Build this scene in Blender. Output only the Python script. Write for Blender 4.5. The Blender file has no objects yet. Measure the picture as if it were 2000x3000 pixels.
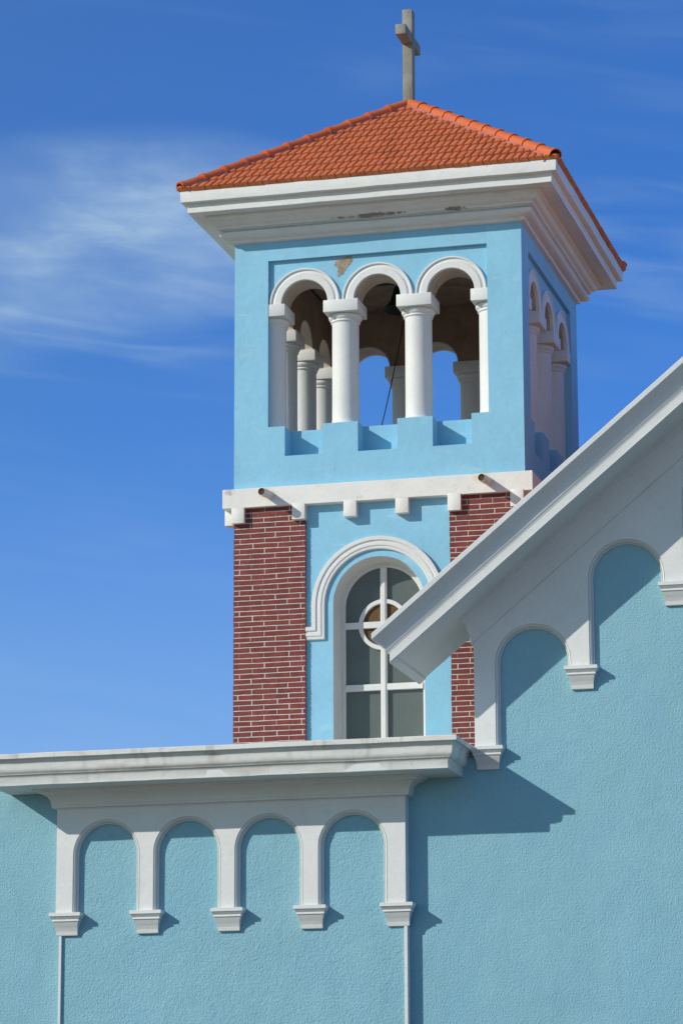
import bpy, bmesh, math, random
from mathutils import Vector, Matrix, noise

# ------------------------------------------------------------------ scene, camera, sky, sun
S = bpy.context.scene
C = S.collection
R = math.radians

cam_d = bpy.data.cameras.new('camera')
cam = bpy.data.objects.new('camera', cam_d); C.objects.link(cam)
cr = Vector((0.967246, 0.253819, -0.003255)); cu = Vector((0.060194, -0.216891, 0.974338)); cf = Vector((-0.246599, 0.942621, 0.225066))
M = Matrix(((cr.x, cu.x, -cf.x, 10.07714), (cr.y, cu.y, -cf.y, -42.43643), (cr.z, cu.z, -cf.z, -10.06373), (0, 0, 0, 1)))
cam.matrix_world = M
cam_d.sensor_fit = 'HORIZONTAL'; cam_d.sensor_width = 36.0; cam_d.lens = 36.0 * 9413.4 / 2000.0
cam_d.clip_start = 0.5; cam_d.clip_end = 6000
S.camera = cam

S.view_settings.view_transform = 'Standard'; S.view_settings.look = 'None'
S.view_settings.gamma = 1.0; S.view_settings.use_curve_mapping = False
S.view_settings.exposure = 0.0

SUN = Vector((-1.295, -1.0, 0.86)).normalized()
sun_el = math.asin(SUN.z); sun_az = math.atan2(SUN.x, SUN.y)
sd = bpy.data.lights.new('sun', 'SUN'); sd.energy = 3.85; sd.angle = R(0.5); sd.color = (1.0, 0.955, 0.855)
so = bpy.data.objects.new('sun', sd); C.objects.link(so)
so.rotation_euler = SUN.to_track_quat('Z', 'Y').to_euler(); so.location = SUN * 60

W = bpy.data.worlds.new('World'); S.world = W; W.use_nodes = True
nt = W.node_tree; N = nt.nodes; L = nt.links
N.clear()
def nd(t, **k):
    n = N.new(t)
    for a, v in k.items(): setattr(n, a, v)
    return n
out = nd('ShaderNodeOutputWorld'); bg = nd('ShaderNodeBackground'); bg.inputs[1].default_value = 0.14
tc = nd('ShaderNodeTexCoord')
sep = nd('ShaderNodeSeparateXYZ'); L.new(tc.outputs['Generated'], sep.inputs[0])
sky = nd('ShaderNodeTexSky', sky_type='NISHITA'); sky.sun_disc = False
sky.sun_elevation = sun_el; sky.sun_rotation = sun_az % (2 * math.pi)
sky.air_density = 1.0; sky.dust_density = 0.0; sky.ozone_density = 6.0; sky.altitude = 0
mp = nd('ShaderNodeMapping'); mp.inputs['Scale'].default_value = (1, 1, 1.2); mp.inputs['Location'].default_value = (0, 0, -0.015)
L.new(tc.outputs['Generated'], mp.inputs[0])
nv = nd('ShaderNodeVectorMath', operation='NORMALIZE'); L.new(mp.outputs[0], nv.inputs[0]); L.new(nv.outputs[0], sky.inputs[0])
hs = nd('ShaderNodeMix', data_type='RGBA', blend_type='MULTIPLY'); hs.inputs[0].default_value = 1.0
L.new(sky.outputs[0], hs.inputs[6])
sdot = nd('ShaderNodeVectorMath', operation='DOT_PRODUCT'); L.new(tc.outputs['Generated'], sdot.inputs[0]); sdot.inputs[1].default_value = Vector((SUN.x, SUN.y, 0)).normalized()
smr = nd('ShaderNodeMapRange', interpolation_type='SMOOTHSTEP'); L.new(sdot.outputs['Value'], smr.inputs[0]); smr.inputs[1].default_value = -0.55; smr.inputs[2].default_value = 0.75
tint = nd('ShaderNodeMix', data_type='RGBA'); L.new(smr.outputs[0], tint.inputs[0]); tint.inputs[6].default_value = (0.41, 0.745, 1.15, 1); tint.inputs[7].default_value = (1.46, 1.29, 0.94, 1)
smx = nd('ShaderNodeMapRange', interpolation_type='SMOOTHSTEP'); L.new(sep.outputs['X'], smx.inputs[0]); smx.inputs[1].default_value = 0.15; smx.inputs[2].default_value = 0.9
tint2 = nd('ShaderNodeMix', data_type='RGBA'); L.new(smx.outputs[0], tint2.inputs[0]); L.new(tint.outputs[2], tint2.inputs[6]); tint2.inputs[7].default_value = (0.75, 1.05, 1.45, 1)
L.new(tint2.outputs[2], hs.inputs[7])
def math_n(op, a, b=None, c=None, clamp=False):
    n = nd('ShaderNodeMath', operation=op); n.use_clamp = clamp
    for i, v in enumerate((a, b, c)):
        if v is None: continue
        if isinstance(v, (int, float)): n.inputs[i].default_value = v
        else: L.new(v, n.inputs[i])
    return n.outputs[0]
dy = math_n('MAXIMUM', math_n('ABSOLUTE', sep.outputs['Y']), 0.05)
U = math_n('DIVIDE', sep.outputs['X'], dy); V = math_n('DIVIDE', sep.outputs['Z'], dy)
# the sheared streak direction of the thin cirrus
Vs = math_n('MULTIPLY_ADD', U, 0.18, V)
def wisp(su, sv, detail, dist, off, rough=0.55):
    cmb = nd('ShaderNodeCombineXYZ')
    L.new(math_n('MULTIPLY', U, su), cmb.inputs[0]); L.new(math_n('MULTIPLY', Vs, sv), cmb.inputs[1]); cmb.inputs[2].default_value = off
    n = nd('ShaderNodeTexNoise'); n.inputs['Scale'].default_value = 1.0; n.inputs['Detail'].default_value = detail
    n.inputs['Roughness'].default_value = rough; n.inputs['Distortion'].default_value = dist
    L.new(cmb.outputs[0], n.inputs['Vector']); return n.outputs[0]
def smooth(x, a, b):
    n = nd('ShaderNodeMapRange', interpolation_type='SMOOTHSTEP'); L.new(x, n.inputs[0])
    n.inputs[1].default_value = a; n.inputs[2].default_value = b; return n.outputs[0]
def blob(u0, v0, ru, rv):
    a = math_n('POWER', math_n('DIVIDE', math_n('SUBTRACT', U, u0), ru), 2.0)
    b = math_n('POWER', math_n('DIVIDE', math_n('SUBTRACT', V, v0), rv), 2.0)
    return smooth(math_n('SUBTRACT', 1.0, math_n('ADD', a, b)), -0.35, 0.95)
w1 = math_n('MULTIPLY', smooth(wisp(18, 34, 5, 0.35, 1.3, 0.45), 0.28, 0.72), math_n('MULTIPLY_ADD', smooth(wisp(40, 150, 7, 0.6, 2.2, 0.6), 0.30, 0.70), 0.5, 0.62))
w2 = smooth(wisp(13, 85, 5, 0.5, 4.1, 0.45), 0.38, 0.78)
soft = smooth(wisp(9, 20, 3, 0.2, 7.7), 0.35, 0.65)
bank = blob(-0.352, 0.341, 0.090, 0.038); streak = blob(-0.352, 0.311, 0.075, 0.020); rightb = blob(-0.150, 0.322, 0.05, 0.032)
cl = math_n('ADD', math_n('MULTIPLY', bank, math_n('MULTIPLY_ADD', w1, 0.62, 0.20)), math_n('MULTIPLY', streak, math_n('MULTIPLY', w2, 0.52)))
cl = math_n('ADD', cl, math_n('MULTIPLY', rightb, math_n('MULTIPLY', w2, 0.25)))
cl = math_n('ADD', cl, math_n('MULTIPLY', math_n('MULTIPLY', w2, soft), 0.08))
cl = math_n('ADD', cl, math_n('MULTIPLY', math_n('SUBTRACT', 1.0, smooth(V, 0.11, 0.28)), 0.40))
cl = math_n('MINIMUM', cl, 0.85)
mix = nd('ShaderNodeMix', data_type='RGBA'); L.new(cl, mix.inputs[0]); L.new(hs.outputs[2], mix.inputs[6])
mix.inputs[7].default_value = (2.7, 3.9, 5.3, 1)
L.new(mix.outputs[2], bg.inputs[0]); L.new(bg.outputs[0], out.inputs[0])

S.cycles.max_bounces = 8; S.cycles.diffuse_bounces = 5

# ------------------------------------------------------------------ materials
def mat(name, base, rough=0.7, var=0.06, var_scale=2.0, bump=(), stains=(), spec=0.35, fine=0.03):
    """bump: (scale, detail, strength, distance); stains: (colour, builder(tree, coord) -> mask socket)"""
    m = bpy.data.materials.new(name); m.use_nodes = True; t = m.node_tree; n = t.nodes; l = t.links
    b = n['Principled BSDF']; b.inputs['Roughness'].default_value = rough; b.inputs['Specular IOR Level'].default_value = spec
    co = n.new('ShaderNodeTexCoord').outputs['Object']
    def tex(scale, detail=4, dist=0.0, vec=None):
        x = n.new('ShaderNodeTexNoise'); x.inputs['Scale'].default_value = scale; x.inputs['Detail'].default_value = detail
        x.inputs['Distortion'].default_value = dist; l.new(vec or co, x.inputs['Vector']); return x.outputs[0]
    def mr(x, a, bb, c=0.0, d=1.0):
        q = n.new('ShaderNodeMapRange'); l.new(x, q.inputs[0])
        for i, v in enumerate((a, bb, c, d)): q.inputs[i + 1].default_value = v
        return q.outputs[0]
    def mul(a, bb):
        q = n.new('ShaderNodeMath'); q.operation = 'MULTIPLY'; l.new(a, q.inputs[0])
        if isinstance(bb, float): q.inputs[1].default_value = bb
        else: l.new(bb, q.inputs[1])
        return q.outputs[0]
    def cmix(f, a, col):
        q = n.new('ShaderNodeMix'); q.data_type = 'RGBA'; l.new(f, q.inputs[0])
        if isinstance(a, tuple): q.inputs[6].default_value = (*a, 1)
        else: l.new(a, q.inputs[6])
        q.inputs[7].default_value = (*col, 1); return q.outputs[2]
    v1 = mr(tex(var_scale, 5, 0.4), 0.3, 0.7, 1 - var, 1 + var); v2 = mr(tex(var_scale * 13, 3), 0.3, 0.7, 1 - fine, 1 + fine)
    q = n.new('ShaderNodeMix'); q.data_type = 'RGBA'; q.blend_type = 'MULTIPLY'; q.inputs[0].default_value = 1.0
    q.inputs[6].default_value = (*base, 1)
    cmb = n.new('ShaderNodeCombineColor'); k = mul(v1, v2)
    for i in range(3): l.new(k, cmb.inputs[i])
    l.new(cmb.outputs[0], q.inputs[7]); col = q.outputs[2]
    K = dict(n=n, l=l, co=co, tex=tex, mr=mr, mul=mul)
    for sc, fn in stains: col = cmix(fn(K), col, sc)
    l.new(col, b.inputs['Base Color'])
    last = None
    for (sc, de, st, di, *ds) in bump:
        bn = n.new('ShaderNodeBump'); bn.inputs['Strength'].default_value = st; bn.inputs['Distance'].default_value = di
        l.new(tex(sc, de, ds[0] if ds else 0.3), bn.inputs['Height'])
        if last: l.new(last, bn.inputs['Normal'])
        last = bn.outputs[0]
    if last: l.new(last, b.inputs['Normal'])
    return m
def patchy(scale, a, b, amount, stretch=None, detail=6):
    def f(K):
        v = None
        if stretch:
            mp = K['n'].new('ShaderNodeMapping'); mp.inputs['Scale'].default_value = stretch; K['l'].new(K['co'], mp.inputs[0]); v = mp.outputs[0]
        return K['mul'](K['mr'](K['tex'](scale, detail, 0.6, v), a, b), amount)
    return f
def box_stain(c, r, scale, amount, a=0.42, b=0.55):
    """a stain with ragged edges round the point c (object space), radii r"""
    def f(K):
        n, l = K['n'], K['l']
        mp = n.new('ShaderNodeMapping'); mp.vector_type = 'POINT'
        mp.inputs['Location'].default_value = (-c[0] / r[0], -c[1] / r[1], -c[2] / r[2]); mp.inputs['Scale'].default_value = (1 / r[0], 1 / r[1], 1 / r[2])
        l.new(K['co'], mp.inputs[0])
        le = n.new('ShaderNodeVectorMath'); le.operation = 'LENGTH'; l.new(mp.outputs[0], le.inputs[0])
        fall = K['mr'](le.outputs['Value'], 1.0, 0.35)
        ad = n.new('ShaderNodeMath'); ad.operation = 'MULTIPLY_ADD'; l.new(K['tex'](scale, 5, 0.5), ad.inputs[0]); ad.inputs[1].default_value = 1.0
        sb = n.new('ShaderNodeMath'); sb.operation = 'MULTIPLY_ADD'; l.new(fall, sb.inputs[0]); sb.inputs[1].default_value = 0.5; sb.inputs[2].default_value = -0.5
        l.new(sb.outputs[0], ad.inputs[2])
        return K['mul'](K['mr'](ad.outputs[0], a, b), amount)
    return f

BLUE_T = mat('tower_blue_paint', (0.243, 0.52, 0.69), 0.62, 0.05, 1.6, bump=((90, 3, 0.16, 0.01), (9, 4, 0.22, 0.02)),
             stains=(((0.36, 0.60, 0.66), patchy(3.0, 0.60, 0.72, 0.30)), ((0.30, 0.42, 0.40), patchy(5.5, 0.69, 0.76, 0.5)), ((0.20, 0.45, 0.60), patchy(1.3, 0.52, 0.66, 0.3)), ((0.42, 0.63, 0.70), patchy(2.6, 0.62, 0.70, 0.35, (0.6, 1, 2.4))), ((0.27, 0.40, 0.42), patchy(9, 0.68, 0.73, 0.45))))
BLUE_F = mat('facade_blue_stucco', (0.24, 0.455, 0.54), 0.8, 0.05, 0.9, bump=((58, 3, 0.68, 0.018, 0.0), (27, 2, 0.26, 0.024, 0.0), (2.2, 3, 0.30, 0.05, 0.0)),
             stains=(((0.19, 0.43, 0.55), patchy(0.8, 0.45, 0.65, 0.35)), ((0.30, 0.52, 0.58), patchy(2.2, 0.60, 0.75, 0.25)), ((0.20, 0.37, 0.43), patchy(1.6, 0.60, 0.74, 0.30, (2.5, 1, 0.45))), ((0.27, 0.47, 0.53), patchy(0.55, 0.48, 0.62, 0.35))))
WHITE = mat('white_paint', (0.69, 0.692, 0.668), 0.6, 0.035, 2.0, bump=((70, 3, 0.10, 0.008), (8, 4, 0.14, 0.02)),
            stains=(((0.55, 0.55, 0.52), patchy(4, 0.60, 0.75, 0.30)), ((0.62, 0.57, 0.50), patchy(9, 0.66, 0.76, 0.35))))
WHITE_C = mat('weathered_white_paint', (0.69, 0.685, 0.645), 0.65, 0.06, 1.5, bump=((60, 4, 0.16, 0.01), (6, 4, 0.2, 0.02)),
            stains=(((0.48, 0.42, 0.35), patchy(2.2, 0.53, 0.72, 0.40, (1, 1, 5))), ((0.30, 0.25, 0.20), patchy(7, 0.66, 0.74, 0.5, (0.6, 0.6, 3))), ((0.33, 0.29, 0.24), box_stain((-1.7, -3.92, -4.045), (3.6, 0.4, 0.032), 3.0, 0.75, 0.2, 0.75)), ((0.36, 0.34, 0.30), patchy(3.2, 0.56, 0.70, 0.45, (2.2, 1, 0.5)))))
WHITE_T = mat('tower_cornice_paint', (0.705, 0.70, 0.67), 0.6, 0.05, 1.4, bump=((55, 4, 0.14, 0.01), (5, 4, 0.22, 0.02)),
            stains=(((0.58, 0.54, 0.48), patchy(3, 0.56, 0.72, 0.35, (1, 1, 3))),
                    ((0.20, 0.155, 0.115), box_stain((-0.02, -2.20, 3.648), (0.74, 0.10, 0.036), 14, 0.85, 0.25, 0.42)),
                    ((0.20, 0.155, 0.115), box_stain((1.13, -2.19, 3.645), (0.22, 0.08, 0.04), 20, 0.9, 0.25, 0.42))))
WHITE_B = mat('string_course_paint', (0.76, 0.735, 0.69), 0.65, 0.05, 2.5, bump=((60, 4, 0.2, 0.01), (7, 4, 0.25, 0.02)),
            stains=(((0.50, 0.49, 0.46), patchy(10, 0.62, 0.74, 0.5)), ((0.66, 0.55, 0.30), box_stain((-1.50, -2.12, -0.09), (0.24, 0.2, 0.17), 7, 0.7, 0.18, 0.5)),
                    ((0.66, 0.55, 0.30), box_stain((1.46, -2.12, -0.09), (0.24, 0.2, 0.17), 7, 0.7, 0.18, 0.5)), ((0.35, 0.34, 0.32), box_stain((-2.02, -2.12, -0.07), (0.14, 0.15, 0.09), 22, 0.7, 0.3, 0.55))))
PLASTER = mat('inner_plaster', (0.30, 0.21, 0.145), 0.9, 0.16, 2.0, bump=((18, 5, 0.3, 0.02),), stains=(((0.15, 0.10, 0.08), patchy(3, 0.5, 0.7, 0.6)),))
BRICK = mat('red_brick', (0.185, 0.042, 0.033), 0.8, 0.22, 7, bump=((40, 4, 0.35, 0.01),), fine=0.10, stains=(((0.25, 0.062, 0.045), patchy(9, 0.55, 0.7, 0.5)), ((0.12, 0.03, 0.026), patchy(5, 0.58, 0.7, 0.5))))
MORTAR = mat('white_mortar', (0.60, 0.555, 0.54), 0.85, 0.08, 8, bump=((45, 4, 0.4, 0.01),))
TILE = mat('clay_tile', (0.565, 0.168, 0.065), 0.7, 0.10, 3.5, spec=0.2, bump=((60, 3, 0.12, 0.006),), fine=0.10, stains=(((0.62, 0.225, 0.105), patchy(5, 0.52, 0.68, 0.5)), ((0.44, 0.105, 0.038), patchy(2.4, 0.55, 0.7, 0.5))))
HIP = mat('glazed_hip_tile', (0.58, 0.125, 0.030), 0.42, 0.10, 4, bump=((40, 3, 0.08, 0.006),), fine=0.06, stains=(((0.55, 0.16, 0.07), patchy(6, 0.55, 0.7, 0.5)),))
PINK = mat('pink_hip_mortar', (0.35, 0.14, 0.14), 0.9, 0.15, 6, bump=((30, 4, 0.5, 0.02),))
CONC = mat('grey_concrete', (0.27, 0.265, 0.225), 0.85, 0.14, 5, bump=((50, 5, 0.3, 0.01),), fine=0.08, stains=(((0.13, 0.14, 0.10), patchy(8, 0.56, 0.72, 0.6, (1, 1, 0.25))), ((0.34, 0.31, 0.25), patchy(6, 0.55, 0.7, 0.5, (1, 1, 0.3)))))
GLASS = mat('frosted_glass', (0.092, 0.114, 0.108), 0.38, 0.10, 2, bump=((110, 2, 0.25, 0.004),), spec=0.5, fine=0.05)
MESHM = mat('brown_screen', (0.085, 0.042, 0.016), 0.8, 0.2, 5, bump=())
NTILE = mat('weathered_clay_tile', (0.38, 0.18, 0.11), 0.85, 0.15, 3, spec=0.2)
SOFF = mat('arch_soffit_plaster', (0.46, 0.39, 0.32), 0.85, 0.12, 3, bump=((30, 4, 0.3, 0.01),), stains=(((0.25, 0.18, 0.13), patchy(4, 0.58, 0.72, 0.5)),))
BARE = mat('bare_plaster', (0.33, 0.255, 0.185), 0.9, 0.25, 14, bump=((30, 5, 0.6, 0.02),), fine=0.15, stains=(((0.18, 0.13, 0.09), patchy(18, 0.55, 0.66, 0.7)),))
BRONZE = mat('green_bronze', (0.018, 0.034, 0.027), 0.7, 0.2, 6, bump=((30, 3, 0.2, 0.01),))
ROPE = mat('dark_rope', (0.03, 0.03, 0.035), 0.9)
PIPE = mat('white_plastic_pipe', (0.66, 0.64, 0.62), 0.5, 0.06, 5)
PIPEIN = mat('brown_pipe_bore', (0.40, 0.27, 0.17), 0.8, 0.2, 20)
GROUND = mat('sandy_ground', (0.36, 0.30, 0.20), 0.95, 0.15, 0.3, bump=((3, 5, 0.3, 0.05),))
ROOFSLAB = mat('roof_screed', (0.45, 0.43, 0.40), 0.9, 0.15, 1)
# woven square pattern of the round screen
def weave(m):
    t = m.node_tree; n = t.nodes; l = t.links; b = n['Principled BSDF']
    co = n.new('ShaderNodeTexCoord'); br = n.new('ShaderNodeTexBrick'); br.offset = 0.0
    br.inputs['Color1'].default_value = (0.070, 0.034, 0.012, 1); br.inputs['Color2'].default_value = (0.10, 0.05, 0.018, 1); br.inputs['Mortar'].default_value = (0.15, 0.085, 0.035, 1)
    br.inputs['Scale'].default_value = 1.0; br.inputs['Brick Width'].default_value = 0.028; br.inputs['Row Height'].default_value = 0.028; br.inputs['Mortar Size'].default_value = 0.0045
    sx = n.new('ShaderNodeSeparateXYZ'); cx = n.new('ShaderNodeCombineXYZ'); l.new(co.outputs['Object'], sx.inputs[0]); l.new(sx.outputs[0], cx.inputs[0]); l.new(sx.outputs[2], cx.inputs[1])
    l.new(cx.outputs[0], br.inputs['Vector']); l.new(br.outputs['Color'], b.inputs['Base Color'])
weave(MESHM)

# ------------------------------------------------------------------ mesh helpers
class MB:
    def __init__(s): s.v = []; s.f = []; s.m = []
    def add(s, vs, fs, mi=0):
        o = len(s.v); s.v += [tuple(x) for x in vs]
        for f in fs: s.f.append(tuple(i + o for i in f)); s.m.append(mi)
    def box(s, x0, x1, y0, y1, z0, z1, mi=0, ch=0.0):
        if ch <= 0:
            s.add([(x, y, z) for z in (z0, z1) for y in (y0, y1) for x in (x0, x1)],
                  [(0, 2, 3, 1), (4, 5, 7, 6), (0, 1, 5, 4), (2, 6, 7, 3), (0, 4, 6, 2), (1, 3, 7, 5)], mi)
        else:
            bm = bmesh.new(); bmesh.ops.create_cube(bm, size=1.0)
            for v in bm.verts: v.co = Vector(((x0 + x1) / 2 + v.co.x * (x1 - x0), (y0 + y1) / 2 + v.co.y * (y1 - y0), (z0 + z1) / 2 + v.co.z * (z1 - z0)))
            bmesh.ops.bevel(bm, geom=bm.edges[:], offset=ch, segments=2, affect='EDGES', profile=0.5)
            bm.verts.ensure_lookup_table(); bm.verts.index_update()
            s.add([v.co[:] for v in bm.verts], [[v.index for v in f.verts] for f in bm.faces], mi); bm.free()
    def loft(s, loops, closed=True, mi=0, cap=False):
        n = len(loops[0]); base = len(s.v)
        for lp in loops: s.v += [tuple(p) for p in lp]
        for a in range(len(loops) - 1):
            for i in range(n if closed else n - 1):
                j = (i + 1) % n
                s.f.append((base + a * n + i, base + a * n + j, base + (a + 1) * n + j, base + (a + 1) * n + i)); s.m.append(mi)
        if cap:
            for a in (0, len(loops) - 1):
                s.f.append(tuple(base + a * n + i for i in range(n))); s.m.append(mi)
    def prism_y(s, poly, y0, y1, mi=0, back=None):
        """poly in (x, z), from y0 (front) to y1"""
        n = len(poly); base = len(s.v)
        s.v += [(x, y0, z) for x, z in poly] + [(x, y1, z) for x, z in poly]
        s.f.append(tuple(base + i for i in range(n))); s.m.append(mi)
        s.f.append(tuple(base + n + i for i in reversed(range(n)))); s.m.append(mi if back is None else back)
        for i in range(n):
            j = (i + 1) % n; s.f.append((base + i, base + n + i, base + n + j, base + j)); s.m.append(mi)
    def lathe(s, prof, cx, cy, seg=32, mi=0):
        s.loft([[(cx + r * math.cos(2 * math.pi * i / seg), cy + r * math.sin(2 * math.pi * i / seg), z) for i in range(seg)] for r, z in prof], True, mi)
    def build(s, name, mats, parent=None, smooth=False, wob=0.0, wscale=1.3, recalc=True):
        me = bpy.data.meshes.new(name)
        vs = s.v
        if wob:
            vs = []
            for p in s.v:
                q = noise.noise_vector(Vector(p) * wscale) * wob + noise.noise_vector(Vector(p) * wscale * 4.3) * wob * 0.35
                vs.append((p[0] + q.x, p[1] + q.y, p[2] + q.z))
        me.from_pydata(vs, [], s.f)
        if not isinstance(mats, (list, tuple)): mats = [mats]
        for m in mats: me.materials.append(m)
        for i, poly in enumerate(me.polygons): poly.material_index = s.m[i]
        if recalc:
            bm = bmesh.new(); bm.from_mesh(me); bmesh.ops.recalc_face_normals(bm, faces=bm.faces[:]); bm.to_mesh(me); bm.free()
        if smooth is not False:
            me.polygons.foreach_set('use_smooth', [True] * len(me.polygons))
            me.set_sharp_from_angle(angle=R(smooth if smooth is not True else 38))
        me.update()
        o = bpy.data.objects.new(name, me); C.objects.link(o)
        if parent: o.parent = parent
        return o
def thing(name, label, cat, loc=(0, 0, 0), group=None):
    o = bpy.data.objects.new(name, None); C.objects.link(o); o.location = loc; o.empty_display_size = 0.3
    o['label'] = label; o['category'] = cat
    if group: o['group'] = group
    return o
def spin(o, k, parent):
    """copy a part (and its sub-parts) turned k quarter turns about the tower's axis"""
    c = o.copy(); C.objects.link(c); c.parent = parent
    if parent is o.parent: c.rotation_euler = (0, 0, k * math.pi / 2)
    for ch in list(o.children): spin_child(ch, c)
    return c
def spin_child(o, parent):
    c = o.copy(); C.objects.link(c); c.parent = parent
    return c
def cyma(p0, p1, n=9, flip=False):
    """S curve between two profile points (o, h)"""
    r = []
    for i in range(n + 1):
        t = i / n
        if not flip: a = t + 0.11 * math.sin(2 * math.pi * t); b = t - 0.06 * math.sin(2 * math.pi * t)
        else: a = t - 0.11 * math.sin(2 * math.pi * t); b = t + 0.06 * math.sin(2 * math.pi * t)
        r.append((p0[0] + (p1[0] - p0[0]) * a, p0[1] + (p1[1] - p0[1]) * b))
    return r
def arcpts(cx, cz, r, a0, a1, n):
    return [(cx + r * math.cos(R(a0 + (a1 - a0) * i / n)), cz + r * math.sin(R(a0 + (a1 - a0) * i / n))) for i in range(n + 1)]
def arch_path(cx, r, zs, zl, zr, n=40, inv=True):
    """left jamb foot, over the semicircle, right jamb foot; (x, z) points"""
    return [(cx - r, zl)] + arcpts(cx, zs, r, 180, 0, n) + [(cx + r, zr)]
random.seed(7)
GZ = -11.7

FS = 0.989                                                        # façade size relative to the first survey
FPOS = (0.1108, -0.4668, -0.1107)
# ------------------------------------------------------------------ ground
g = MB(); g.add([(-3000, -3000, GZ), (3000, -3000, GZ), (3000, 3000, GZ), (-3000, 3000, GZ)], [(0, 1, 2, 3)])
go = g.build('ground', GROUND); go['kind'] = 'structure'; go['label'] = 'flat sandy ground below the church'; go['category'] = 'ground'
BLOCKER = mat('dark_bounce_blocker', (0.085, 0.075, 0.058), 0.9, 0.15, 0.8, bump=((60, 3, 0.4, 0.01),))
g = MB(); g.box(-34, 44, -19.0, -3.3, GZ - .1, GZ + .004); fo = g.build('bounce_blocker', BLOCKER); fo['kind'] = 'structure'; fo['label'] = 'unseen dark ground sheet added to weaken light bounced onto the church front'; fo['category'] = 'bounce_blocker'  # out-of-view dark sheet, added to weaken ground bounce under the wing cornice

# ------------------------------------------------------------------ bell tower
T = thing('bell_tower', 'square blue bell tower with brick corners, arched belfry and hipped red tile roof', 'bell tower', (0, 0, GZ))
def tpart(mb, name, mats, **k):
    o = mb.build(name, mats, T, **k); o.location = (0, 0, -GZ); return o
def spin_all(o, ks=(1, 2, 3)):
    for k in ks: spin(o, k, T)

# shaft: front wall with arched window opening, other sides plain
OP, ZS, ZSILL = 0.62, -1.66, -4.4
m = MB()
half = lambda s: [(s * 0.0, -0.15), (s * 1.945, -0.15), (s * 1.945, GZ), (0.0, GZ), (0.0, ZSILL), (s * OP, ZSILL)] + [(s * x, z) for x, z in arcpts(0, ZS, OP, 0, 90, 24)]
for s in (-1, 1):
    pl = half(s); b0 = len(m.v); m.v += [(x, -2.0, z) for x, z in pl]; m.f.append(tuple(range(b0, b0 + len(pl)))); m.m.append(0)
m.add([(-1.94, -1.999, GZ), (-1.94, 1.94, GZ), (1.94, 1.94, GZ), (1.94, -1.999, GZ), (-1.94, -1.999, -.15), (-1.94, 1.94, -.15), (1.94, 1.94, -.15), (1.94, -1.999, -.15)],
      [(0, 1, 5, 4), (1, 2, 6, 5), (2, 3, 7, 6)])
tpart(m, 'shaft_wall', BLUE_T, recalc=False)
# brick corner piers
def bricks(x0, x1, z0, z1, yb, yf):
    """bricks laid in wavering courses, white joints between them nearly flush"""
    mb = MB(); ph, bl, jt = 0.0708, 0.347, 0.0118
    mb.box(x0 + .010, x1 - .010, yb, yf + 0.0012, z0, z1, 1)
    nrow = int((z1 - z0) / ph)
    bed = lambda r, x: z1 - r * ph + 0.0055 * noise.noise(Vector((x * 2.2, r * 7.3, x0))) + 0.0022 * noise.noise(Vector((x * 13.0, r * 3.1, 5.0)))
    for r in range(nrow):
        off = (0.0 if r % 2 else 0.5) * bl + random.uniform(-0.018, 0.018) + 0.10
        x = x0 - off
        while x < x1:
            a, b = max(x + jt / 2, x0 + random.uniform(-.003, .004)), min(x + bl - jt / 2, x1 + random.uniform(-.004, .003))
            if b - a > 0.012:
                n = max(2, int((b - a) / 0.05)); lo = []; dy = random.uniform(-0.0032, -0.0010)
                for i in range(n + 1):
                    xx = a + (b - a) * i / n; zt = bed(r, xx) - jt * .5 + random.uniform(-.0012, .0012); zb = bed(r + 1, xx) + jt * .5 + random.uniform(-.0012, .0012)
                    y = yf + dy + random.uniform(-.0006, .0006)
                    lo.append([(xx, y + .001, zb), (xx, y, zb + .004), (xx, y, zt - .004), (xx, y + .001, zt), (xx, yf + .03, zt), (xx, yf + .03, zb)])
                mb.loft(lo, True, 0, cap=True)
            x += bl + random.uniform(-.006, .006)
    return mb
for s in (-1, 1):
    x0, x1 = sorted((s * 0.985, s * 1.983))
    o = tpart(bricks(x0, x1, -6.5, -0.285, -1.99, -2.047), 'brick_pier', [BRICK, MORTAR])
    o = tpart(bricks(x0, x1 if s > 0 else x1, -6.5, -0.285, -1.93, -1.984), 'brick_pier', [BRICK, MORTAR])
    o.rotation_euler = (0, 0, math.pi / 2); spin(o, 2, T); spin(o, 3, T)
# window
win = MB()
dpt = [(-2.0, OP), (-1.72, 0.588)]
win.loft([[(x, y, z) for x, z in arch_path(0, r, ZS, ZSILL, ZSILL)] for y, r in ((-1.999, OP), (-1.70, 0.588), (-1.62, 0.585))], False)
win.add([(-OP, -2.0, ZSILL), (OP, -2.0, ZSILL), (OP, -1.6, ZSILL), (-OP, -1.6, ZSILL)], [(0, 1, 2, 3)])
WN = tpart(win, 'window', WHITE, smooth=40)
def wpart(mb, name, mats, **k): return mb.build(name, mats, WN, **k)
fr = MB()
fr.loft([[(x, y, z) for x, z in arch_path(0, r, ZS, ZSILL, ZSILL)] for y, r in ((-1.66, .589), (-1.712, .589), (-1.715, .572), (-1.705, .566), (-1.712, .556), (-1.712, .533), (-1.70, .527), (-1.66, .527))], False)
wpart(fr, 'frame', WHITE, smooth=30)
mu = MB(); CX = 0.0
mu.box(CX - .042, CX + .042, -1.735, -1.66, ZSILL, ZS + .528, 0, .005); mu.box(CX - .026, CX + .026, -1.745, -1.73, ZSILL, ZS + .52, 0, .004)
wpart(mu, 'mullion', WHITE)
for zc in (-1.913, -2.755, -3.60):
    tb = MB(); tb.box(-.527, CX - .0425, -1.732, -1.66, zc - .043, zc + .043, 0, .005); tb.box(CX + .0425, .527, -1.732, -1.66, zc - .043, zc + .043, 0, .005)
    wpart(tb, 'transom', WHITE)
rg = MB(); cz = -1.913
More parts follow.
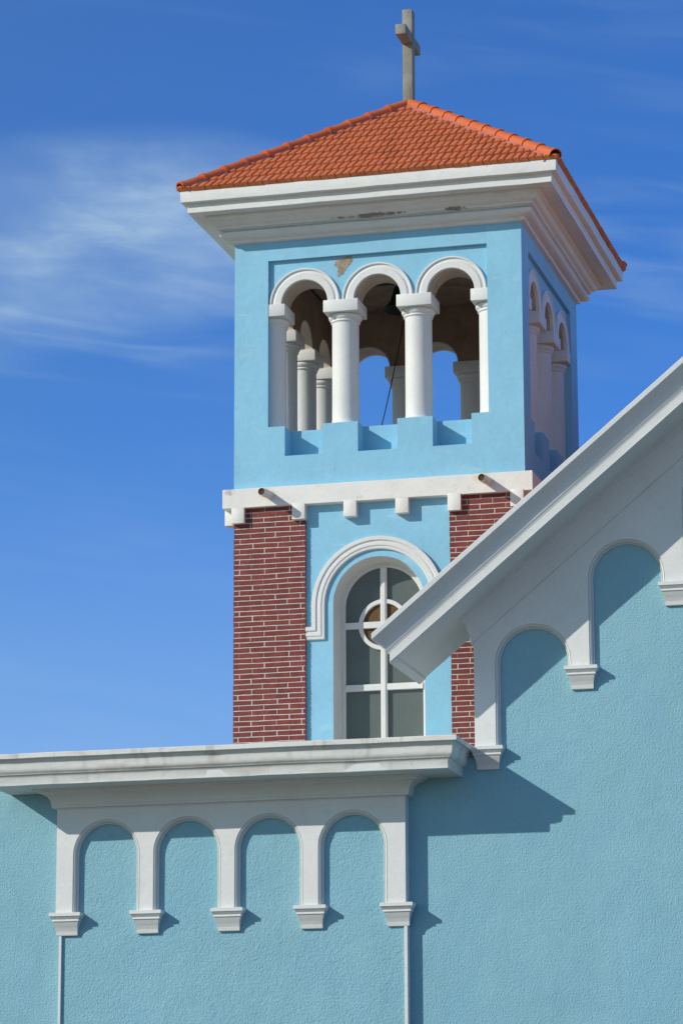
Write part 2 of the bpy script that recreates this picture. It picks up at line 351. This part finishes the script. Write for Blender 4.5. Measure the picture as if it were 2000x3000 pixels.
rg.loft([[(x, y, z) for x, z in arcpts(CX, cz, r, 0, 360, 64)] for y, r in ((-1.66, .345), (-1.722, .345), (-1.729, .338), (-1.729, .293), (-1.722, .287), (-1.66, .287))], False)
wpart(rg, 'ring', WHITE, smooth=30)
sc = MB(); sc.prism_y(arcpts(CX, cz, .288, 0, 354, 59), -1.692, -1.682); wpart(sc, 'round_screen', MESHM)
gl = MB(); gl.prism_y([(-.54, ZSILL)] + arcpts(0, ZS, .54, 180, 0, 40) + [(.54, ZSILL)], -1.68, -1.67); wpart(gl, 'glass_pane', GLASS)
bk = MB(); bk.add([(-.7, -1.6, ZSILL), (.7, -1.6, ZSILL), (.7, -1.6, -.9), (-.7, -1.6, -.9)], [(0, 1, 2, 3)])
# hood mould with turned-out feet
hd = MB()
hp = [(.175, -1.999), (.175, -2.05), (.17, -2.056), (.125, -2.056), (.118, -2.05), (.112, -2.040), (.100, -2.038), (.094, -2.046), (.085, -2.048), (.052, -2.046), (.046, -2.038), (.040, -2.034), (.034, -2.038), (.010, -2.036), (.002, -2.028), (0.0, -1.999)]
lp = []
for d, y in hp:
    r = .725 + d; zf = -2.135 + d
    lp.append([(-.986, y, zf), (-r, y, zf)] + [(x, y, z) for x, z in arcpts(0, -1.675, r, 180, 0, 48)] + [(r, y, zf), (.986, y, zf)])
hd.loft(lp, False)
tpart(hd, 'hood_mould', WHITE, smooth=32)

# string course with brackets
m = MB()
lev = [(.0, -.298), (.118, -.2965), (.122, -.2925), (.122, -.04), (.115, -.033), (-.005, -.025)]
def square(o, z, n=20, wz=0.0):
    a = 2.0 + o; pts = []
    for (ax, ay, bx, by) in ((-1, -1, 1, -1), (1, -1, 1, 1), (1, 1, -1, 1), (-1, 1, -1, -1)):
        for i in range(n): t = i / n; pts.append((a * (ax + (bx - ax) * t), a * (ay + (by - ay) * t), z))
    return pts
m.loft([square(o, z) for o, z in lev]); 
SC = tpart(m, 'string_course', WHITE_B, wob=.005, wscale=2.2, smooth=30)
bpro = None
for i, x in enumerate((-1.91, -1.065, -.355, .355, 1.065, 1.91)):
    b = MB(); b.box(x - .088, x + .088, -2.124 + random.uniform(-.003, .003), -1.99, -.503 + random.uniform(-.006, .006), -.275, 0, .0025)
    o = b.build('bracket', WHITE_B, SC, smooth=40)
    for k in (1, 2, 3):
        c = o.copy(); C.objects.link(c); c.parent = SC; c.rotation_euler = (0, 0, k * math.pi / 2)
# drain pipes
for x in (-1.463, 1.53):
    d = Vector((-.03, -.42, -.028)).normalized(); p0 = Vector((x, -2.10, -.142)); m = MB(); q = Vector((1, 0, 0)); q = (q - d * q.dot(d)).normalized(); w = d.cross(q)
    ring = lambda r, t: [tuple(p0 + d * t + (q * math.cos(a) + w * math.sin(a)) * r) for a in [2 * math.pi * i / 24 for i in range(24)]]
    m.loft([ring(.055, 0), ring(.055, .34), ring(.048, .343)]); m.loft([ring(.048, .343), ring(.046, .28)], True, 1); m.f.append(tuple(range(len(m.v) - 24, len(m.v)))); m.m.append(1)
    tpart(m, 'drain_pipe', [PIPE, PIPEIN], smooth=40)

# belfry: one face, turned four times
HZ, SILL, NB = 3.455, 0.832, 0.415
m = MB()
m.box(-2.0, 2.0, -2.0, 2.0, -.03, NB)                             # solid base
base = tpart(m, 'belfry_base', BLUE_T, wob=0)
pier = MB(); pier.box(-2.0, -1.525, -2.0, -1.525, NB, HZ); po = tpart(pier, 'corner_pier', BLUE_T); spin_all(po)
par = MB()
for a, b in ((-1.525, -1.288), (-.757, -.272), (.272, .757), (1.288, 1.525)): par.box(a, b, -2.0, -1.50, NB, SILL)
for a, b in ((-1.288, -.757), (-.272, .272), (.757, 1.288)): par.box(a, b, -1.70, -1.50, NB, SILL - .002)
pr = tpart(par, 'parapet', BLUE_T); spin_all(pr)
lw = MB()
lw.box(-1.525, 1.525, -2.0, -1.60, 3.18, HZ, 0); lw.box(-1.525, 1.525, -1.60, -1.5345, 3.182, 3.43, 1)
poly = [(-1.525, 2.555), (-1.525, 3.182), (1.525, 3.182), (1.525, 2.555)]
for cx in (1.02, 0.0, -1.02): poly += arcpts(cx, 2.555, .342, 0, 180, 30)
lw.prism_y(poly, -1.945, -1.534, 0, 1)
lo_ = tpart(lw, 'arcade_wall', [BLUE_T, PLASTER]); spin_all(lo_)
AP = [(.432, -1.944), (.49, -1.944), (.492, -1.975), (.487, -1.984), (.470, -1.984), (.465, -1.976), (.462, -1.966), (.452, -1.962), (.440, -1.964), (.424, -1.975), (.415, -1.981), (.330, -1.982), (.325, -1.977), (.325, -1.93)]
AQ = [(.325, -1.93), (.325, -1.536), (.330, -1.5305), (.345, -1.5305)]
for cx in (-1.02, 0.0, 1.02):
    a = MB(); a.loft([[(x, y, z) for x, z in arcpts(cx, 2.556, r, 180, 0, 40)] for r, y in AP], False); a.loft([[(x, y, z) for x, z in arcpts(cx, 2.556, r, 180, 0, 40)] for r, y in AQ], False, 1)
    o = tpart(a, 'arch_moulding', [WHITE, SOFF], smooth=32); spin_all(o)
colp = [(.0, .80), (.222, .80), (.222, .845), (.214, .858), (.200, .866), (.192, .885), (.187, .92), (.185, 1.2), (.183, 2.255), (.187, 2.275), (.198, 2.283), (.204, 2.292), (.203, 2.302), (.198, 2.31), (.206, 2.318), (.222, 2.335), (.229, 2.352), (.228, 2.372), (.218, 2.388), (.205, 2.393), (0, 2.393)]
def column(cx, cy, dz):
    cm = MB(); cm.lathe(colp, cx, cy, 40)
    co = tpart(cm, 'column', WHITE, smooth=32)
    cb = MB(); cb.box(cx - .243, cx + .243, -1.993 + dz, -1.478 - dz, 2.393 + dz, 2.562 + dz, 0, .008)
    cb.build('capital', WHITE, co, smooth=40)
    return co
for cx, dz in ((-1.535, 0.0), (-.51, 0.0), (.51, 0.0), (1.535, 0.003)):
    o = column(cx, -1.712, dz); spin_all(o)
rm = MB(); rm.box(-1.5, 1.5, -1.5, 1.5, 3.42, 3.45); tpart(rm, 'belfry_ceiling', PLASTER)
fl = MB(); fl.box(-1.5, 1.5, -1.5, 1.5, NB + .004, NB + .03); tpart(fl, 'belfry_floor', PLASTER)
# peeled paint patch
def ragged(pts, y, th, n=5, amp=.012):
    r = []
    for i in range(len(pts)):
        a, b = pts[i], pts[(i + 1) % len(pts)]
        for k in range(n): t = k / n; r.append((a[0] + (b[0] - a[0]) * t + random.uniform(-amp, amp), a[1] + (b[1] - a[1]) * t + random.uniform(-amp, amp)))
    mb = MB(); mb.prism_y(r, y - th, y + .001); return mb
pt = ragged([(-.575, 3.135), (-.40, 3.165), (-.36, 3.17), (-.345, 3.09), (-.41, 3.04), (-.44, 3.00), (-.475, 2.94), (-.53, 2.90), (-.555, 2.90), (-.555, 3.02), (-.60, 3.07)], -1.945, .004)
tpart(pt, 'bare_plaster_patch', BARE)

# cornice
prof = [(-.02, 3.44), (.052, 3.452), (.056, 3.458), (.056, 3.488), (.062, 3.496)] + [(.075 + .103 * math.sin(R(a)), 3.555 - .055 * math.cos(R(a))) for a in range(10, 165, 18)] \
     + [(.160, 3.618), (.162, 3.628), (.190, 3.630), (.192, 3.656), (.204, 3.662)] + cyma((.208, 3.668), (.318, 3.755), 9) + [(.326, 3.762), (.328, 3.797), (.505, 3.795), (.517, 3.787), (.521, 3.792), (.523, 3.905), (.530, 3.912), (.588, 3.918), (.596, 3.924), (.606, 4.070), (.602, 4.080), (.45, 4.090)]
cm = MB(); cm.loft([square(o, z, 30) for o, z in prof])
tpart(cm, 'cornice', WHITE_T, wob=.006, wscale=1.7, smooth=33)

# roof
AX, EV, ZE = 5.985, 2.622, 4.078
def slope_mesh(width_half, run, z0, z1, tw, rows, mb, place, clip):
    """rows of interlocking tiles in (s along eave, d up-slope 0..1)"""
    L_ = math.hypot(run, z1 - z0); ex = L_ / rows
    prof = [(0, -.012), (.025, .012), (.06, .021), (.20, .027), (.33, .023), (.385, .014), (.42, -.008), (.48, -.008), (.51, .010), (.55, .020), (.70, .026), (.86, .021), (.925, .013), (.945, .008), (.957, -.024), (.999, -.024)]
    for r in range(rows):
        off = (r % 2) * .5 * tw
        k0 = int(-width_half / tw) - 2; k1 = -k0
        for k in range(k0, k1):
            s0 = k * tw + off; d0 = r * ex; d1 = d0 + ex + .03
            if not clip(s0 + tw / 2, d0 + ex * .3): 
                if not (clip(s0 + tw, d0) or clip(s0, d0)): continue
            jl = random.uniform(-.004, .004); jh = random.uniform(-.002, .003)
            lo = []
            for (d, hh) in ((d0 + jl + .004, -.012), (d0 + jl, .026 + jh), (d0 + jl + .008, .034 + jh), (d1, .002)):
                lo.append([place(s0 + t * tw, d, hh + (h if hh > 0 else 0) * (1 if hh > .01 else .9)) for t, h in prof])
            mb.loft(lo, False)
def tower_roof():
    mb = MB(); run = EV; L_ = math.hypot(run, AX - ZE)
    cs, sn = run / L_, (AX - ZE) / L_
    place = lambda s, d, h: (s, -EV + d * cs - h * sn, ZE + d * sn + h * cs)
    clip = lambda s, d: abs(s) < (EV - d * cs) + .02
    slope_mesh(EV, EV, ZE, AX, .2035, 11, mb, place, clip)
    # trim at the hips
    bm = bmesh.new(); 
    for v in mb.v: bm.verts.new(v)
    bm.verts.ensure_lookup_table()
    for f in mb.f: bm.faces.new([bm.verts[i] for i in f])
    for sx in (-1, 1):
        bmesh.ops.bisect_plane(bm, geom=bm.verts[:] + bm.edges[:] + bm.faces[:], plane_co=(0, 0, 0), plane_no=Vector((sx, 1, 0)).normalized(), clear_outer=True)
    bm.verts.index_update(); mb2 = MB(); mb2.add([v.co[:] for v in bm.verts], [[v.index for v in f.verts] for f in bm.faces]); bm.free()
    b = EV - .03
    mb2.add([(-b, -b, ZE + .005), (b, -b, ZE + .005), (0, 0, AX - .01)], [(0, 1, 2)])
    return mb2
RF = tpart(tower_roof(), 'roof', TILE, smooth=28); rfs = [RF] + [spin(RF, k, T) for k in (1, 2, 3)]
for o in rfs: o.name = 'roof_slope'
# hip caps: half-round tiles with a collar, on pink mortar
def hip_row():
    mb = MB(); mo = MB(); n = 11
    a = Vector((-EV + .025, -EV + .025, ZE + .048)); e = Vector((-.02, -.02, AX + .020)); d = (e - a); Ln = d.length; d.normalize()
    side = Vector((1, -1, 0)).normalized(); up = side.cross(d).normalized()
    if up.z < 0: up = -up
    pitch = Ln / n
    def ring(t, r, drop=.05, lift=0.0):
        pts = []
        for i in range(13):
            an = R(-12 + 204 * i / 12); pts.append(tuple(a + d * t + side * (r * math.cos(an)) + up * (r * math.sin(an) * .92 + lift)))
        return pts
    for i in range(n):
        t = i * pitch + random.uniform(-.006, .006); l = random.uniform(0, .004)
        mb.loft([ring(t - .012, .082, lift=l), ring(t - .012, .098, lift=l), ring(t + .02, .103, lift=l), ring(t + .048, .100, lift=l), ring(t + .058, .091, lift=l), ring(t + pitch + .03, .082, lift=l - .002)], False)
    w1, w2 = .150, .09
    mo.loft([[tuple(a + d * t + side * s * w + up * h) for (s, w, h) in ((-1, .120, -.12), (-1, .088, -.01), (1, .088, -.01), (1, .120, -.12))] for t in [0.05 + i * (Ln - .1) / 30 for i in range(31)]], False)
    return mb, mo
hm, mo = hip_row()
ho = tpart(hm, 'hip_tiles', HIP, smooth=35); spin_all(ho)
mo_ = tpart(mo, 'hip_mortar', PINK, wob=.012, wscale=6); spin_all(mo_)

# ------------------------------------------------------------------ cross on the roof, bell and rope inside
X = thing('cross', 'grey concrete cross standing on the peak of the red tile roof', 'cross', (0, 0, AX))
u = MB(); u.box(-.075, .07, -.083, .083, 5.9, 7.44, 0, .008); o = u.build('upright', CONC, X, smooth=40, wob=.003, wscale=4); o.location = (0, 0, -AX)
u = MB(); u.box(-.0775, .0725, -.50, .42, 6.905, 7.055, 0, .008); o = u.build('crossbar', CONC, X, smooth=40); o.location = (0, 0, -AX)
Bl = thing('bell', 'dark green bronze bell hanging inside the arched belfry', 'bell', (-.10, 0, 2.94))
b = MB(); b.lathe([(.0, .40), (.08, .395), (.12, .37), (.15, .30), (.17, .22), (.20, .13), (.255, .05), (.30, .012), (.305, 0), (.28, 0), (.18, .12), (.0, .3)], 0, 0, 36)
b.build('bell_body', BRONZE, Bl, smooth=40)
b = MB(); b.box(-.5, .5, -.05, .05, .40, .47, 0, .01); b.build('headstock', BRONZE, Bl, smooth=40)
b = MB(); b.lathe([(.0, .3), (.012, .29), (.012, -.02), (.035, -.05), (.03, -.09), (0, -.1)], 0, 0, 14); b.build('clapper', BRONZE, Bl, smooth=40)
rp = MB(); pa, pb = Vector((-.09, 0, 2.86)), Vector((-.66, 0, .45)); seg = 8
lo = []
for i in range(13):
    t = i / 12; p_ = pa.lerp(pb, t) + Vector((0.03 * math.sin(math.pi * t), 0, 0)); lo.append([tuple(p_ + Vector((.008 * math.cos(2 * math.pi * k / seg), .008 * math.sin(2 * math.pi * k / seg), 0))) for k in range(seg)])
rp.loft(lo); o = rp.build('bell_rope', ROPE); o['label'] = 'thin dark rope running slantwise down from the bell'; o['category'] = 'rope'

# ------------------------------------------------------------------ nave (gabled church body on the right)
NV = thing('church_nave', 'gabled blue church front with white raking cornice and rising blind arches', 'church', (7.16 * FS + FPOS[0], -3.0 * FS + FPOS[1], GZ * FS + FPOS[2])); NV.scale = (FS, FS, FS)
def npart(mb, name, mats, **k):
    o = mb.build(name, mats, NV, **k); o.location = (-7.16, 3.0, -GZ); return o
XA = 7.16; MS = 0.8226
line = lambda x: -2.818 + MS * ((x if x <= XA else 2 * XA - x) - .597)
XL, XR = 1.515, 2 * XA - 1.515
gw = MB()
gw.prism_y([(.55, GZ), (.55, -3.96), (XL, -3.96), (XL, line(XL) + .2), (XA, line(XA) + .2), (XR, line(XR) + .2), (XR, GZ)], -3.0, -2.75)
npart(gw, 'gable_wall', BLUE_F)
for a, b, y0 in ((1.93, 2.2, -1.5), (1.53, 1.92, -2.749), (XR - .25, XR, -2.749)):
    sw = MB(); sw.box(a, b, y0, -1.52 if a < 1.6 else 16, GZ, line(a if a < 3 else XR) + .2); npart(sw, 'side_wall', BLUE_F)
# arcade frame
PX = [1.672, 2.898, 4.118, 5.338, 6.558, 7.762, 8.982, 10.202, 11.422, 12.648]
PZ = [-3.825, -2.853, -1.840, -.83, .18, .18, -.83, -1.84, -2.853, -3.825]
AC = [2.280, 3.497, 4.72, 5.94, 7.16, 8.38, 9.60, 10.823, 12.04]
AS = [-2.770, -1.742, -.735, .27, 1.06, .27, -.735, -1.742, -2.770]
AR = .4935
fp = [(XL, -3.83), (XL, line(XL) - .2), (XA, line(XA) - .2), (XR, line(XR) - .2), (XR, -3.83)]
cut = []
for k in range(8, -1, -1):
    zl, zr = PZ[k] - .005, PZ[k + 1] - .005
    fp.append((AC[k] + AR, zr)); fp += arcpts(AC[k], AS[k], AR, 0, 180, 36); fp.append((AC[k] - AR, zl))
fm = MB(); fm.prism_y(fp, -3.087, -2.99); npart(fm, 'arcade_frame', WHITE)
AM = [(0, -3.129), (.004, -3.116), (.010, -3.110), (.014, -3.122), (.020, -3.120), (.028, -3.108), (.036, -3.088), (.041, -3.068), (.044, -3.066), (.046, -3.082), (.052, -3.080), (.055, -3.07), (.055, -2.995)]
def arch_mould(ax, r, zs, zl, zr, dy, fn):
    a = MB(); a.loft([[(x, y + dy, z) for x, z in arch_path(ax, r - d, zs, zl, zr, 44)] for d, y in AM], False); return fn(a, 'arch_moulding', WHITE, smooth=30)
for k in range(9): arch_mould(AC[k], AR - .0005, AS[k], PZ[k] - .005, PZ[k + 1] - .005, .043, npart)
CB = [(0, .205, .125), (.003, .212, .130), (.045, .212, .130), (.050, .202, .118), (.060, .200, .115), (.088, .178, .092), (.094, .182, .097), (.110, .182, .097), (.116, .168, .085), (.130, .164, .080), (.160, .156, .066), (.195, .148, .048), (.235, .143, .032), (.280, .1425, .024), (.288, .140, .020)]
def corbel(cx, zt, ywall, yfront, fn):
    """stepped bracket: the top slab stands proud of the frame, tapering to the wall"""
    mb = MB(); dep = lambda q: q
    lo = []
    for dz, hw, pr_ in CB:
        t = (pr_ - .020) / (.130 - .020); y = ywall - .035 - (ywall - yfront - .035) * t
        lo.append([(cx - hw, ywall + .01, zt - dz), (cx - hw, y, zt - dz), (cx + hw, y, zt - dz), (cx + hw, ywall + .01, zt - dz)])
    mb.loft(lo, True, 0, cap=True); return fn(mb, 'corbel', WHITE)
for x, z in zip(PX, PZ): corbel(x, z, -3.0, -3.155, npart)
# raking cornice: swept from the left eave over the gable and down the other side
RP = [(0, 0), (.002, .003), (.004, .126), (.007, .130), (.020, .131), (.022, .147), (.034, .150), (.036, .166), (.052, .172), (.058, .186), (.066, .205), (.070, .240), (.075, .256)] + [(.075 + .118 * t, .256 + .164 * t ** .85) for t in [i / 9 for i in range(1, 10)]] + [(.196, .430), (.199, .434), (.202, .506), (.199, .511), (.08, .520)]
def rake_loops(prof, y0, xl, yend_l, yend_r, fwd=None, nsub=70):
    lo = []
    for d, h in prof:
        x1 = xl - d; x2 = 2 * XA - xl + d; y = y0 - (d if fwd is None else fwd * (max(d, 0) / .2) ** 1.6)
        L0 = [(x1, yend_l, line(x1) + h), (x1, y, line(x1) + h)]
        for i in range(1, nsub + 1): t = i / nsub; xx = x1 + (XA - x1) * t; L0.append((xx, y, line(xx) + h))
        for i in range(1, nsub + 1): t = i / nsub; xx = XA + (x2 - XA) * t; L0.append((xx, y, line(xx) + h))
        L0.append((x2, yend_r, line(x2) + h)); lo.append(L0)
    return lo
rc = MB(); rc.loft(rake_loops(RP, -3.83, .597, -2.21, 16, 0.15), False)
npart(rc, 'raking_cornice', WHITE, smooth=33, wob=.003, wscale=1.5)
sl = MB()
sl.prism_y([(.600, line(.600) + .004), (XA, line(XA) + .004), (2 * XA - .6, line(.600) + .004), (2 * XA - .6, line(.6) + .42), (XA, line(XA) + .42), (.600, line(.6) + .42)], -3.822, -2.21)
sl.prism_y([(.599, line(.599) - .02), (.675, line(.675) - .016), (.690, line(.690) + .008), (.599, line(.599) + .006)], -3.815, -2.212)
npart(sl, 'eave_slab', WHITE)
rm_ = [(.112, .006), (.112, -.07), (.106, -.076), (.082, -.080), (.080, -.104), (.072, -.112)] + cyma((.068, -.12), (.024, -.375), 9, True) + [(.022, -.380), (.020, -.388), (.022, -.394), (.021, -.412), (.012, -.418), (-.01, -.42)]
rmm = MB(); rmm.loft(rake_loops(rm_, -3.092, 1.500, -2.9, -2.9), False)
npart(rmm, 'raking_moulding', WHITE, smooth=33)
# nave roof tiles (both slopes)
def nave_roof(sgn):
    mb = MB(); zt = .455; rows = 18; tw = .24
    L_ = math.hypot(1, MS); cs, sn = 1 / L_, MS / L_
    tot = (XA - .56) * L_; ex = tot / rows; y_end = 16.0
    p2 = [(0, -.006), (.08, .015), (.25, .02), (.42, -.002), (.52, .0), (.68, .021), (.90, .008), (.97, -.014)]
    for r in range(rows):
        d0 = r * ex; xm = .56 + d0 * cs
        y = -3.92 + (r % 2) * .12
        while y < y_end:
            if not (y > -2.3 and xm < (1.55 if y < -1.85 else 1.93) and sgn < 0):
                lo = []
                for d, h in ((d0, -.01), (d0, .03), (d0 + ex + .03, .006)):
                    xx = .56 + d * cs; lo.append([((xx - (h + q) * sn) if sgn < 0 else 2 * XA - (xx - (h + q) * sn), y + t * tw, line(xx) + zt + (h + q) * cs) for t, q in p2])
                mb.loft(lo, False)
            y += tw
    return mb
for sg in (-1, 1): npart(nave_roof(sg), 'roof_slope', NTILE, smooth=30)

# ------------------------------------------------------------------ low wing in front of the tower
WG = thing('church_wing', 'low flat roofed blue church wing with white cornice and four blind arches', 'church wing', (-1.695 * FS + FPOS[0], -3.0 * FS + FPOS[1], GZ * FS + FPOS[2])); WG.scale = (FS, FS, FS)
def gpart(mb, name, mats, **k):
    o = mb.build(name, mats, WG, **k); o.location = (1.695, 3.0, -GZ); return o
WL, WR = -4.017, .626
m = MB(); m.box(-3.975, .615, -3.095, -2.7, GZ, -4.15); gpart(m, 'bay_wall', BLUE_F)
m = MB(); m.prism_y([(-9.0, GZ), (-3.98, GZ), (-3.98, -4.10), (-9.0, -4.10)], -3.0, -2.7); gpart(m, 'side_wall', BLUE_F)
WC = [-3.338, -2.250, -1.163, -.060]; WS, WRD = -5.031, .4535
WPX = [-3.878, -2.788, -1.703, -.612, .512]; WZ = -5.772
fp = [(WL, WZ - .006), (WL, -4.20), (WR, -4.20), (WR, WZ - .006)]
for cx in reversed(WC):
    fp.append((cx + WRD, WZ - .006)); fp += arcpts(cx, WS, WRD, 0, 180, 36); fp.append((cx - WRD, WZ - .006))
m = MB(); m.prism_y(fp, -3.19, -3.0); gpart(m, 'arcade_frame', WHITE)
for cx in WC: arch_mould(cx, WRD - .0005, WS, WZ - .006, WZ - .006, -.06, gpart)
for x in WPX: corbel(x, WZ, -3.095 if x < .3 else -3.09, -3.25, gpart)
for a, b in ((-3.986, -3.953), (.588, .630)):
    m = MB(); m.box(a, b, -3.128, -3.0, GZ, WZ - .29, 0, .004); gpart(m, 'corner_strip', WHITE)
def u_loops(prof, xl, xr, yf, yb, n=40):
    lo = []
    for d, z in prof:
        a = [(xl - d, yb, z), (xl - d, yf - d, z)] + [(xl - d + (xr - xl + 2 * d) * i / n, yf - d, z) for i in range(1, n + 1)] + [(xr + d, yb, z)]
        lo.append(a)
    return lo
WPf = [(-.148, -4.186), (-.145, -4.191), (-.144, -4.095), (-.140, -4.088), (-.137, -4.084), (-.136, -4.066), (-.128, -4.062), (-.112, -4.060), (-.108, -4.048)] + cyma((-.100, -4.040), (-.048, -3.885), 9) + [(-.040, -3.872), (-.006, -3.866), (-.002, -3.862), (0, -3.808), (-.006, -3.801), (-.2, -3.796)]
m = MB(); m.loft(u_loops(WPf, -4.869, 1.479, -4.0, -2.62), False)
gpart(m, 'cornice', WHITE_C, smooth=33, wob=.007, wscale=1.6)
FZ = [(.252, -4.18), (.252, -4.20), (.246, -4.204), (.205, -4.206), (.202, -4.226), (.196, -4.230)] + [(.190 - .128 * math.sin(R(a)) , -4.236 - .150 * (1 - math.cos(R(a)))) for a in range(0, 91, 10)] + [(.060, -4.39), (.056, -4.396), (.057, -4.414), (.052, -4.418), (.012, -4.422), (.010, -4.434), (-.01, -4.436)]
m = MB(); m.loft(u_loops(FZ, WL, WR, -3.19, -2.99), False); gpart(m, 'frieze_moulding', WHITE, smooth=33, wob=.002)
m = MB(); m.box(-4.722, 1.333, -3.853, 1.0, -4.187, -3.86); gpart(m, 'flat_roof', [WHITE]);
